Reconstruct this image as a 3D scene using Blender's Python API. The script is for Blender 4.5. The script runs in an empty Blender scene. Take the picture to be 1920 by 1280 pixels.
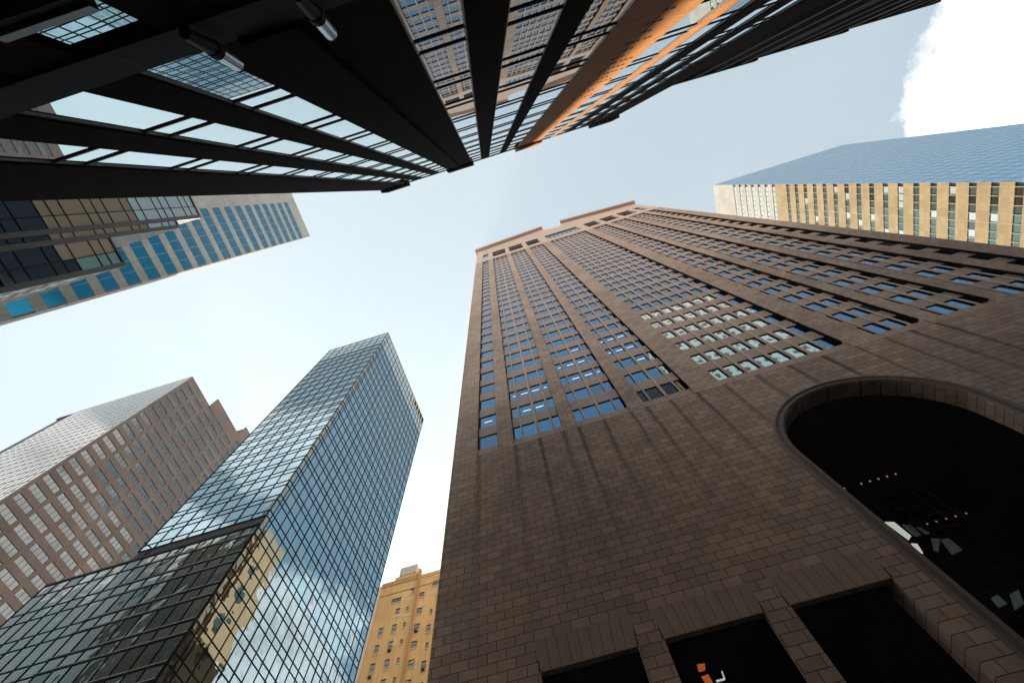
import bpy, bmesh, math, random
from mathutils import Vector, Matrix
random.seed(7)
R = math.radians
SC = bpy.context.scene
COL = SC.collection

# ------------------------------------------------------------------ camera
# The camera looks almost straight up from the pavement, eye height 1.6 m.
# World: +X along the avenue, +Y across it towards the stone tower, ground at z = -1.6.
CAMR = ((0.95694591, 0.28471431, -0.0565003), (-0.28750259, 0.90290846, -0.31952869),
        (-0.03995979, 0.32201565, 0.94589066))      # rows: image right, image down, view direction
cd = bpy.data.cameras.new('camera')
cam = bpy.data.objects.new('camera', cd)
COL.objects.link(cam)
cd.sensor_width = 36.0
cd.lens = 16.0
cd.clip_start = 0.05
cd.clip_end = 5000.0
r_, u_, f_ = (Vector(v).normalized() for v in CAMR)
u_ = f_.cross(r_).normalized()
r_ = u_.cross(f_).normalized()
cam.matrix_world = Matrix(((r_.x, -u_.x, -f_.x, 0), (r_.y, -u_.y, -f_.y, 0), (r_.z, -u_.z, -f_.z, 0), (0, 0, 0, 1)))
SC.camera = cam

def project(p):
    v = Vector(p)
    z = v.dot(f_)
    if z < 0.05:
        return None
    return (512 + 455.1 * v.dot(r_) / z, 341 + 455.1 * v.dot(u_) / z)

# ------------------------------------------------------------------ sun and sky
SUN_EL = 38.0
SUN_DIR = Vector((-0.74, 1.0, math.tan(R(SUN_EL)) * math.hypot(0.74, 1.0))).normalized()   # towards the sun
sl = bpy.data.lights.new('sun', 'SUN')
sl.energy = 5.0
sl.angle = R(0.53)
sl.color = (1.0, 0.86, 0.68)
sun = bpy.data.objects.new('sun', sl)
COL.objects.link(sun)
sun.rotation_euler = SUN_DIR.to_track_quat('Z', 'Y').to_euler()
sun.location = SUN_DIR * 300

W = bpy.data.worlds.new('World')
SC.world = W
W.use_nodes = True
nt = W.node_tree
nt.nodes.clear()
N, L = nt.nodes, nt.links

def nmath(nt, op, a, b=None, c=None, clamp=False):
    n = nt.nodes.new('ShaderNodeMath')
    n.operation = op
    n.use_clamp = clamp
    for i, v in enumerate((a, b, c)):
        if v is None:
            continue
        if isinstance(v, (int, float)):
            n.inputs[i].default_value = v
        else:
            nt.links.new(v, n.inputs[i])
    return n.outputs[0]

def nmix(nt, fac, a, b, blend='MIX'):
    n = nt.nodes.new('ShaderNodeMix')
    n.data_type = 'RGBA'
    n.blend_type = blend
    for s, v in ((n.inputs['Factor'], fac), (n.inputs['A'], a), (n.inputs['B'], b)):
        if isinstance(v, (int, float)):
            s.default_value = v
        elif isinstance(v, tuple):
            s.default_value = v if len(v) == 4 else (*v, 1)
        else:
            nt.links.new(v, s)
    return n.outputs['Result']

out = N.new('ShaderNodeOutputWorld')
bg = N.new('ShaderNodeBackground')
L.new(bg.outputs[0], out.inputs[0])
sky = N.new('ShaderNodeTexSky')
sky.sky_type = 'NISHITA'
sky.sun_disc = False
sky.sun_elevation = R(SUN_EL)
sky.sun_rotation = math.atan2(SUN_DIR.x, SUN_DIR.y)
sky.air_density = 1.0
sky.dust_density = 1.5
sky.ozone_density = 1.0
tc = N.new('ShaderNodeTexCoord')
sep = N.new('ShaderNodeSeparateXYZ')
L.new(tc.outputs['Generated'], sep.inputs[0])
zz = nmath(nt, 'MAXIMUM', sep.outputs['Z'], 0.06)
px = nmath(nt, 'DIVIDE', sep.outputs['X'], zz)
py = nmath(nt, 'DIVIDE', sep.outputs['Y'], zz)
cmb = N.new('ShaderNodeCombineXYZ')
L.new(px, cmb.inputs[0])
L.new(py, cmb.inputs[1])
def wnoise(scale, detail, rough, off=0.0):
    n = N.new('ShaderNodeTexNoise')
    n.inputs['Scale'].default_value = scale
    n.inputs['Detail'].default_value = detail
    n.inputs['Roughness'].default_value = rough
    m = N.new('ShaderNodeMapping')
    m.inputs['Location'].default_value = (off, off * 0.7, 0)
    L.new(cmb.outputs[0], m.inputs[0])
    L.new(m.outputs[0], n.inputs[0])
    return n.outputs['Fac']
n1 = nmath(nt, 'SUBTRACT', wnoise(5.5, 8, 0.58), 0.5)
n2 = nmath(nt, 'SUBTRACT', wnoise(17.0, 6, 0.6, 3.1), 0.5)
n3 = nmath(nt, 'SUBTRACT', wnoise(45.0, 5, 0.65, 9.3), 0.5)
edge = nmath(nt, 'ADD', nmath(nt, 'ADD', nmath(nt, 'MULTIPLY', n1, 0.34), nmath(nt, 'MULTIPLY', n2, 0.10)), nmath(nt, 'MULTIPLY', n3, 0.022))
CLOUDS = [(1.14, 0.10, 0.27), (1.50, 0.42, 0.40), (1.02, 0.98, 0.34), (-0.65, -0.46, 0.18), (-1.02, -0.62, 0.15),
          (-1.28, -0.36, 0.30), (1.42, -0.42, 0.30), (-0.9, 1.9, 0.5), (0.5, -1.5, 0.4), (-0.3, -1.1, 0.18)]
field = None
for cx, cy, cr in CLOUDS:
    dx = nmath(nt, 'SUBTRACT', px, cx)
    dy = nmath(nt, 'SUBTRACT', py, cy)
    d = nmath(nt, 'SQRT', nmath(nt, 'ADD', nmath(nt, 'MULTIPLY', dx, dx), nmath(nt, 'MULTIPLY', dy, dy)))
    f = nmath(nt, 'SUBTRACT', cr, d)
    field = f if field is None else nmath(nt, 'MAXIMUM', field, f)
rad = nmath(nt, 'SQRT', nmath(nt, 'ADD', nmath(nt, 'MULTIPLY', px, px), nmath(nt, 'MULTIPLY', py, py)))
field = nmath(nt, 'MAXIMUM', field, nmath(nt, 'MULTIPLY', nmath(nt, 'SUBTRACT', rad, 2.1), 0.5))   # added cloud bank low round the horizon, unseen, lights the upper facades
dens = nmath(nt, 'MULTIPLY', nmath(nt, 'ADD', field, edge), 17.0, clamp=True)
# billows inside the cloud
shade = nmath(nt, 'MULTIPLY_ADD', wnoise(7.0, 7, 0.62, 7.7), 2.6, -0.65, clamp=True)
cloudcol = nmix(nt, shade, (4.9, 4.95, 4.95), (11.0, 10.7, 10.2))
# thin veil of high haze, thicker towards the sun
toward = nmath(nt, 'MULTIPLY_ADD', py, 0.12, 0.60, clamp=True)
veilx = nmath(nt, 'MULTIPLY_ADD', px, -0.16, toward, clamp=True)
skyt = nmix(nt, 1.0, sky.outputs[0], (0.73, 1.11, 1.07), 'MULTIPLY')
skyv = nmix(nt, veilx, skyt, (4.1, 4.62, 4.7))
final = nmix(nt, dens, skyv, cloudcol)
L.new(final, bg.inputs[0])
bg.inputs[1].default_value = 0.08
SC.view_settings.view_transform = 'Standard'
SC.view_settings.look = 'None'
SC.view_settings.gamma = 1.0
SC.view_settings.use_curve_mapping = False
SC.view_settings.exposure = 1.4

# ------------------------------------------------------------------ materials
MATS = {}
def newmat(name):
    m = bpy.data.materials.new(name)
    m.use_nodes = True
    MATS[name] = m
    t = m.node_tree
    return m, t, t.nodes['Principled BSDF']

def coords(t, kind='Object'):
    return t.nodes.new('ShaderNodeTexCoord').outputs[kind]

def tnoise(t, vec, scale, detail=4, rough=0.55, stretch=None):
    n = t.nodes.new('ShaderNodeTexNoise')
    n.inputs['Scale'].default_value = scale
    n.inputs['Detail'].default_value = detail
    n.inputs['Roughness'].default_value = rough
    if stretch:
        m = t.nodes.new('ShaderNodeMapping')
        m.inputs['Scale'].default_value = stretch
        t.links.new(vec, m.inputs[0])
        vec = m.outputs[0]
    t.links.new(vec, n.inputs[0])
    return n.outputs['Fac']

def plain(name, col, rough=0.7, var=0.15, scale=0.6, metallic=0.0, spec=0.4):
    m, t, b = newmat(name)
    v = coords(t)
    f = tnoise(t, v, scale, 6, 0.6)
    f2 = tnoise(t, v, 1.0, 4, 0.6, (2.2, 2.2, 0.12))
    k = nmath(t, 'MULTIPLY_ADD', nmath(t, 'ADD', f, f2), var * 1.6, 1 - var * 1.6)
    c = nmix(t, 1.0, col, (1, 1, 1), 'MULTIPLY')
    mm = t.nodes.new('ShaderNodeVectorMath')
    mm.operation = 'SCALE'
    t.links.new(c, mm.inputs[0])
    t.links.new(k, mm.inputs['Scale'])
    t.links.new(mm.outputs[0], b.inputs['Base Color'])
    b.inputs['Roughness'].default_value = rough
    b.inputs['Metallic'].default_value = metallic
    b.inputs['Specular IOR Level'].default_value = spec
    return m

def block_coords(t, phase=0.0):
    """(x+y, z) so that one masonry bond wraps round square corners."""
    s = t.nodes.new('ShaderNodeSeparateXYZ')
    t.links.new(coords(t), s.inputs[0])
    c = t.nodes.new('ShaderNodeCombineXYZ')
    t.links.new(nmath(t, 'ADD', nmath(t, 'ADD', s.outputs[0], s.outputs[1]), 400 + phase), c.inputs[0])
    t.links.new(nmath(t, 'ADD', s.outputs[2], 100), c.inputs[1])
    return c.outputs[0], s

def masonry(name, c1, c2, joint, bw, bh, mortar, rough=0.75, flute_shade=None, bump=0.3, zoff=0.0, fleck=0.12, spec=0.3):
    m, t, b = newmat(name)
    vec, s = block_coords(t)
    if zoff:
        mp = t.nodes.new('ShaderNodeMapping')
        mp.inputs['Location'].default_value = (0, zoff, 0)
        t.links.new(vec, mp.inputs[0])
        vec = mp.outputs[0]
    br = t.nodes.new('ShaderNodeTexBrick')
    t.links.new(vec, br.inputs['Vector'])
    br.inputs['Color1'].default_value = (*c1, 1)
    br.inputs['Color2'].default_value = (*c2, 1)
    br.inputs['Mortar'].default_value = (*joint, 1)
    br.inputs['Scale'].default_value = 1.0
    br.inputs['Mortar Size'].default_value = mortar
    br.inputs['Mortar Smooth'].default_value = 0.1
    br.inputs['Bias'].default_value = 0.0
    br.inputs['Brick Width'].default_value = bw
    br.inputs['Row Height'].default_value = bh
    v = coords(t)
    big = tnoise(t, v, 0.12, 5, 0.6)
    fine = tnoise(t, v, 9.0, 4, 0.7)
    mid = tnoise(t, v, 1.3, 5, 0.65)
    k = nmath(t, 'MULTIPLY_ADD', big, 0.75, 0.60)
    k = nmath(t, 'MULTIPLY', k, nmath(t, 'MULTIPLY_ADD', fine, fleck * 2, 1 - fleck))
    k = nmath(t, 'MULTIPLY', k, nmath(t, 'MULTIPLY_ADD', mid, 0.5, 0.73))
    if flute_shade:                                   # painted shade of the flutes that run down under the window bays
        us, z1, z0 = flute_shade
        acc = None
        wob = nmath(t, 'MULTIPLY', nmath(t, 'SUBTRACT', tnoise(t, v, 0.35, 3, 0.6), 0.5), 0.4)
        xx = nmath(t, 'ADD', s.outputs[0], wob)
        for (uc, wd, amp) in us:
            q = nmath(t, 'MULTIPLY', nmath(t, 'SUBTRACT', xx, uc), 1.0 / wd)
            g = nmath(t, 'MULTIPLY', nmath(t, 'POWER', 2.718, nmath(t, 'MULTIPLY', nmath(t, 'MULTIPLY', q, q), -1.0)), amp)
            acc = g if acc is None else nmath(t, 'ADD', acc, g)
        mr = t.nodes.new('ShaderNodeMapRange')
        t.links.new(s.outputs[2], mr.inputs[0])
        for i, val in enumerate((z0, z1, 0.0, 1.0)):
            mr.inputs[i + 1].default_value = val
        below = nmath(t, 'LESS_THAN', s.outputs[2], z1 + 1.2)
        streak = nmath(t, 'MULTIPLY_ADD', tnoise(t, v, 1.0, 5, 0.7, (3.0, 3.0, 0.22)), 0.9, 0.55)
        st = nmath(t, 'MULTIPLY', nmath(t, 'MULTIPLY', acc, nmath(t, 'POWER', mr.outputs[0], 1.4)), nmath(t, 'MULTIPLY', below, streak))
        k = nmath(t, 'MULTIPLY', k, nmath(t, 'SUBTRACT', 1.0, nmath(t, 'MINIMUM', st, 0.75)))
    mm = t.nodes.new('ShaderNodeVectorMath')
    mm.operation = 'SCALE'
    t.links.new(br.outputs['Color'], mm.inputs[0])
    t.links.new(k, mm.inputs['Scale'])
    t.links.new(mm.outputs[0], b.inputs['Base Color'])
    b.inputs['Roughness'].default_value = rough
    b.inputs['Specular IOR Level'].default_value = spec
    if bump:
        bp = t.nodes.new('ShaderNodeBump')
        bp.inputs['Strength'].default_value = bump
        bp.inputs['Distance'].default_value = 0.03
        hgt = nmath(t, 'ADD', nmath(t, 'MULTIPLY', br.outputs['Fac'], -1.0), nmath(t, 'MULTIPLY', fine, 0.25))
        t.links.new(hgt, bp.inputs['Height'])
        t.links.new(bp.outputs[0], b.inputs['Normal'])
    return m

def glass(name, f0, base=(0.02, 0.02, 0.02), wave=0.02, wscale=0.45, mirror=1.0, rough=0.0, dirt=0.06):
    """Coated window glass: a tinted reflection that whitens at grazing angles, over the dim room behind it."""
    m, t, b = newmat(name)
    v = coords(t)
    b.inputs['Base Color'].default_value = (*f0, 1)
    b.inputs['Metallic'].default_value = 1.0
    b.inputs['Roughness'].default_value = rough
    n = tnoise(t, v, wscale, 2, 0.45)
    bp = t.nodes.new('ShaderNodeBump')
    bp.inputs['Strength'].default_value = 1.0
    bp.inputs['Distance'].default_value = wave
    t.links.new(n, bp.inputs['Height'])
    if wave > 0:
        t.links.new(bp.outputs[0], b.inputs['Normal'])
    df = t.nodes.new('ShaderNodeBsdfDiffuse')
    df.inputs[0].default_value = (*base, 1)
    d = tnoise(t, v, 0.8, 5, 0.6)
    mx = t.nodes.new('ShaderNodeMixShader')
    t.links.new(nmath(t, 'MULTIPLY_ADD', d, dirt, (1 - mirror)), mx.inputs[0])
    t.links.new(b.outputs[0], mx.inputs[1])
    t.links.new(df.outputs[0], mx.inputs[2])
    o = t.nodes['Material Output']
    t.links.new(mx.outputs[0], o.inputs[0])
    return m

def glow(name, col, s):
    m, t, b = newmat(name)
    b.inputs['Base Color'].default_value = (*col, 1)
    b.inputs['Emission Color'].default_value = (*col, 1)
    b.inputs['Emission Strength'].default_value = s
    return m

TU = 21.35                                     # centre line of the stone tower
FLUTE_SHADES = []
for a in (-7.6, -4.1, -1.75, 0.5, 1.9, 4.2, 6.8, 8.3, 10.5, 12.9, 15.4, 18.4, 21.4, 24.4, 27.3, 30.0, 32.2, 34.5):
    FLUTE_SHADES.append((a, 0.19, random.uniform(0.6, 1.0)))
masonry('granite_pier', (0.56, 0.415, 0.318), (0.41, 0.303, 0.232), (0.08, 0.055, 0.044), 1.02, 0.57, 0.018, zoff=0.06)
masonry('granite', (0.49, 0.355, 0.27), (0.35, 0.252, 0.192), (0.06, 0.042, 0.034), 1.02, 0.57, 0.020,
        flute_shade=(FLUTE_SHADES, 36.4, 17.0), zoff=0.06)
plain('granite_smooth', (0.56, 0.43, 0.345), 0.6, 0.18, 1.5)
plain('granite_dark', (0.17, 0.125, 0.10), 0.6, 0.25, 1.5)
plain('trim_metal', (0.16, 0.18, 0.19), 0.4, 0.15, metallic=0.5)
plain('lintel_stone', (0.34, 0.24, 0.18), 0.6, 0.3, 0.9)
plain('granite_panel', (0.44, 0.32, 0.255), 0.55, 0.15, 0.9)
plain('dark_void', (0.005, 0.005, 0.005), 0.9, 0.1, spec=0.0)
plain('loggia_ceiling', (0.17, 0.09, 0.065), 0.8, 0.2)
plain('cornice_stone', (0.48, 0.33, 0.27), 0.7, 0.12)
plain('black_metal', (0.007, 0.008, 0.010), 0.6, 0.2, spec=0.12)
plain('grey_metal', (0.05, 0.058, 0.065), 0.4, 0.15, metallic=0.4)
plain('steel', (0.45, 0.5, 0.55), 0.3, 0.1, metallic=0.9)
plain('lintel_band', (0.013, 0.018, 0.023), 0.8, 0.25, 2.0, spec=0.1)
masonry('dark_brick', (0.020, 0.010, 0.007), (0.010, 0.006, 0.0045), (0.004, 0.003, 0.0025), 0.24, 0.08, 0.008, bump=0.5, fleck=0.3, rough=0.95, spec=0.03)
masonry('sunlit_brick', (0.50, 0.215, 0.06), (0.38, 0.155, 0.044), (0.15, 0.065, 0.02), 0.24, 0.08, 0.008, bump=0.5, fleck=0.3)  # sunlit copy of the dark brick, warm sunlight put into the colour
glass('tower_window', (0.065, 0.20, 0.36), (0.01, 0.012, 0.016), 0.006, 0.5)
glass('blind_window', (0.08, 0.20, 0.34), (0.22, 0.25, 0.27), 0.006, 0.5, mirror=0.75)
glass('dark_window', (0.46, 0.58, 0.63), (0.01, 0.01, 0.012), 0.004, 0.35, dirt=0.02)
glass('blue_curtain', (0.21, 0.33, 0.40), (0.03, 0.05, 0.06), 0.003, 0.45)
glass('crown_curtain', (0.50, 0.60, 0.64), (0.4, 0.45, 0.47), 0.003, 0.45, mirror=0.75)
glass('podium_glass', (0.13, 0.155, 0.15), (0.004, 0.005, 0.005), 0.06, 0.5)
glass('podium_clear', (0.10, 0.125, 0.115), (0.045, 0.065, 0.055), 0.06, 0.5, mirror=0.8)
glass('wavy_side_glass', (0.26, 0.34, 0.38), (0.02, 0.02, 0.02), 0.035, 0.55)
glass('steel_blue_curtain', (0.42, 0.68, 0.85), (0.1, 0.14, 0.18), 0.003, 0.6, mirror=0.9)
glass('silver_curtain', (0.62, 0.66, 0.68), (0.6, 0.62, 0.63), 0.0, 0.6, mirror=0.6)
glass('stripe_glass', (0.02, 0.22, 0.36), (0.004, 0.13, 0.24), 0.003, 0.5, mirror=0.45)
glass('office_window', (0.20, 0.21, 0.21), (0.05, 0.05, 0.05), 0.006, 0.5, mirror=0.9)
glass('green_window', (0.16, 0.24, 0.22), (0.10, 0.16, 0.14), 0.01, 0.5, mirror=0.7)
glass('pale_window', (0.4, 0.5, 0.52), (0.5, 0.62, 0.64), 0.01, 0.5, mirror=0.5)
glass('cream_reflection', (0.12, 0.12, 0.11), (0.60, 0.54, 0.40), 0.012, 0.6, mirror=0.3)  # warm cream reflection put into the glass colour
glass('black_glass', (0.018, 0.022, 0.026), (0.006, 0.007, 0.008), 0.006, 0.6)
glass('sash_glass', (0.40, 0.45, 0.48), (0.3, 0.32, 0.32), 0.01, 0.8, mirror=0.6)
plain('pale_frame', (0.42, 0.43, 0.42), 0.5, 0.1)
masonry('tan_stone', (0.275, 0.215, 0.115), (0.225, 0.172, 0.09), (0.16, 0.12, 0.07), 1.48, 1.135, 0.02, bump=0.0, fleck=0.05)
plain('tan_stone_dark', (0.20, 0.135, 0.06), 0.7, 0.14, 0.35)
masonry('pale_stone', (0.33, 0.325, 0.31), (0.29, 0.285, 0.27), (0.24, 0.23, 0.21), 1.48, 1.2, 0.02, bump=0.0, fleck=0.05)
masonry('brown_granite', (0.215, 0.172, 0.148), (0.18, 0.144, 0.124), (0.12, 0.09, 0.08), 4.35, 2.73, 0.03, bump=0.1, fleck=0.05)
masonry('grey_panel', (0.41, 0.455, 0.44), (0.36, 0.40, 0.39), (0.22, 0.22, 0.21), 2.35, 2.05, 0.03, bump=0.1, fleck=0.05)
plain('gold_stucco', (0.78, 0.56, 0.26), 0.85, 0.42, 0.22)
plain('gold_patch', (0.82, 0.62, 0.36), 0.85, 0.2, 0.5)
plain('blue_metal', (0.16, 0.27, 0.38), 0.5, 0.1)
plain('gold_trim', (0.55, 0.33, 0.14), 0.8, 0.2)
plain('red_window', (0.35, 0.10, 0.04), 0.5, 0.3)
plain('render_orange', (0.60, 0.42, 0.25), 0.8, 0.2, 0.5)
plain('cream_stone', (0.90, 0.66, 0.46), 0.8, 0.15, 0.4)
plain('white_metal', (0.75, 0.75, 0.74), 0.5, 0.08)
plain('asphalt', (0.04, 0.04, 0.042), 0.9, 0.2)
plain('concrete', (0.10, 0.092, 0.085), 0.9, 0.2)
plain('roof_felt', (0.12, 0.12, 0.12), 0.9, 0.2)
glow('warm_light', (1.0, 0.38, 0.2), 0.15)
glow('white_light', (1.0, 0.93, 0.82), 0.42)
glow('lit_room', (1.0, 0.62, 0.25), 0.9)
glow('glow_pane', (0.75, 0.78, 0.66), 0.22)
glow('dim_pane', (0.45, 0.62, 0.62), 0.004)
glow('orange_lamp', (1.0, 0.22, 0.06), 0.11)

# ------------------------------------------------------------------ mesh building
class MB:
    """Collects faces; build() links them as ONE mesh object."""
    def __init__(self):
        self.v, self.f, self.m, self.mats = [], [], [], []
    def mi(self, mat):
        if mat not in self.mats:
            self.mats.append(mat)
        return self.mats.index(mat)
    def face(self, pts, mat):
        i = len(self.v)
        self.v += [tuple(p) for p in pts]
        self.f.append(tuple(range(i, i + len(pts))))
        self.m.append(self.mi(mat))
    def hexa(self, p, mat):
        """p: 8 corners, bottom ring 0-3 then top ring 4-7"""
        c = sum((Vector(q) for q in p), Vector()) / 8
        for idx in ((0, 1, 2, 3), (4, 5, 6, 7), (0, 1, 5, 4), (1, 2, 6, 5), (2, 3, 7, 6), (3, 0, 4, 7)):
            q = [Vector(p[i]) for i in idx]
            n = (q[1] - q[0]).cross(q[2] - q[0])
            if n.dot((q[0] + q[2]) / 2 - c) < 0:
                q.reverse()
            self.face(q, mat)
    def box(self, x0, x1, y0, y1, z0, z1, mat):
        self.hexa([(x0, y0, z0), (x1, y0, z0), (x1, y1, z0), (x0, y1, z0),
                   (x0, y0, z1), (x1, y0, z1), (x1, y1, z1), (x0, y1, z1)], mat)
    def build(self, name, parent=None, kind=None, label=None):
        me = bpy.data.meshes.new(name)
        me.from_pydata(self.v, [], self.f)
        for mt in self.mats:
            me.materials.append(MATS[mt])
        me.polygons.foreach_set('material_index', self.m)
        me.update()
        o = bpy.data.objects.new(name, me)
        COL.objects.link(o)
        if parent is not None:
            attach(o, parent)
        if kind:
            o['kind'] = kind
        if label:
            o['label'] = label
        return o

def attach(o, parent):
    o.parent = parent
    root = parent
    while root.parent:
        root = root.parent
    o.matrix_parent_inverse = Matrix.Translation(root.location).inverted() if parent is root else Matrix()

class Face:
    """A vertical wall plane. axis 'x': runs along X at y=pos facing side*Y; axis 'y': runs along Y at x=pos facing side*X."""
    def __init__(self, axis, pos, side):
        self.axis, self.pos, self.side = axis, pos, side
    def p(self, a, z, d=0.0):
        q = self.pos + self.side * d
        return (a, q, z) if self.axis == 'x' else (q, a, z)
    def n(self):
        return Vector((0, self.side, 0)) if self.axis == 'x' else Vector((self.side, 0, 0))
    def box(self, mb, a0, a1, z0, z1, d0, d1, mat):
        mb.hexa([self.p(a0, z0, d0), self.p(a1, z0, d0), self.p(a1, z0, d1), self.p(a0, z0, d1),
                 self.p(a0, z1, d0), self.p(a1, z1, d0), self.p(a1, z1, d1), self.p(a0, z1, d1)], mat)
    def quad(self, a0, a1, z0, z1, d=0.0, tilt=0.0):
        t = [random.uniform(-tilt, tilt) for _ in range(3)]
        da, dz = t[0], t[1]
        q = [Vector(self.p(a0, z0, d - da - dz)), Vector(self.p(a1, z0, d + da - dz)),
             Vector(self.p(a1, z1, d + da + dz)), Vector(self.p(a0, z1, d - da + dz))]
        if (q[1] - q[0]).cross(q[2] - q[0]).dot(self.n()) < 0:
            q.reverse()
        return q

def area_px(q):
    s = [project(p) for p in q]
    if any(v is None for v in s):
        return 0.0
    cx = sum(v[0] for v in s) / len(s)
    cy = sum(v[1] for v in s) / len(s)
    if not (-5 < cx < 1029 and -5 < cy < 687):
        return 0.0
    return abs(sum(s[i][0] * s[(i + 1) % len(s)][1] - s[(i + 1) % len(s)][0] * s[i][1] for i in range(len(s)))) / 2

def panes(items, parent, name='window', limit=100):
    """items: list of (quad, material). The 100 largest in view are parts of their own, the rest one part."""
    items = sorted(items, key=lambda it: -area_px(it[0]))
    for q, mt in items[:limit]:
        m = MB()
        m.face(q, mt)
        m.build(name, parent)
    if items[limit:]:
        m = MB()
        for q, mt in items[limit:]:
            m.face(q, mt)
        m.build(name + 's', parent, kind='stuff')

def bars(items, parent, name, limit=100):
    """items: Face.box arguments. The largest in view are parts of their own, the rest one part."""
    items = sorted(items, key=lambda it: -area_px([Vector(it[0].p(it[1], it[3])), Vector(it[0].p(it[2], it[3])), Vector(it[0].p(it[2], it[4])), Vector(it[0].p(it[1], it[4]))]))
    for it in items[:limit]:
        m = MB()
        it[0].box(m, *it[1:])
        m.build(name, parent)
    if items[limit:]:
        m = MB()
        for it in items[limit:]:
            it[0].box(m, *it[1:])
        m.build(name + 's', parent, kind='stuff')

def thing(name, label, cat, loc, group=None):
    o = bpy.data.objects.new(name, None)
    COL.objects.link(o)
    o.location = loc
    o['label'] = label
    o['category'] = cat
    if group:
        o['group'] = group
    bpy.context.view_layer.update()
    return o

def tube(mb, p0, p1, r0, r1, mat, seg=16, caps=True):
    p0, p1 = Vector(p0), Vector(p1)
    ax = (p1 - p0).normalized()
    s = ax.orthogonal().normalized()
    t = ax.cross(s)
    ring = lambda c, r: [c + (s * math.cos(k * 2 * math.pi / seg) + t * math.sin(k * 2 * math.pi / seg)) * r for k in range(seg)]
    a, b = ring(p0, r0), ring(p1, r1)
    for k in range(seg):
        mb.face([a[k], a[(k + 1) % seg], b[(k + 1) % seg], b[k]], mat)
    if caps:
        mb.face(list(reversed(a)), mat)
        mb.face(b, mat)

G = -1.6
# ------------------------------------------------------------------ ground
m = MB(); m.face([(-900, -900, G), (900, -900, G), (900, 900, G), (-900, 900, G)], 'concrete'); m.build('ground', kind='structure')
m = MB(); m.face([(-900, 2.0, G + 0.004), (900, 2.0, G + 0.004), (900, 17.5, G + 0.004), (-900, 17.5, G + 0.004)], 'asphalt')
m.face([(-27.5, -900, G + 0.008), (-10.6, -900, G + 0.008), (-10.6, 900, G + 0.008), (-27.5, 900, G + 0.008)], 'asphalt')
m.build('road', kind='structure')
m = MB()
for x0, x1 in ((-10.5, 300), (-300, -27.6)):
    m.box(x0, x1, -2.6, 1.9, G, G + 0.14, 'concrete')
m.build('pavement', kind='structure')
m = MB()
for x0, x1 in ((-10.5, 300), (-300, -27.6)):
    m.box(x0, x1, 17.6, 22.0, G, G + 0.14, 'concrete')
m.build('pavement', kind='structure')

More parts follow.
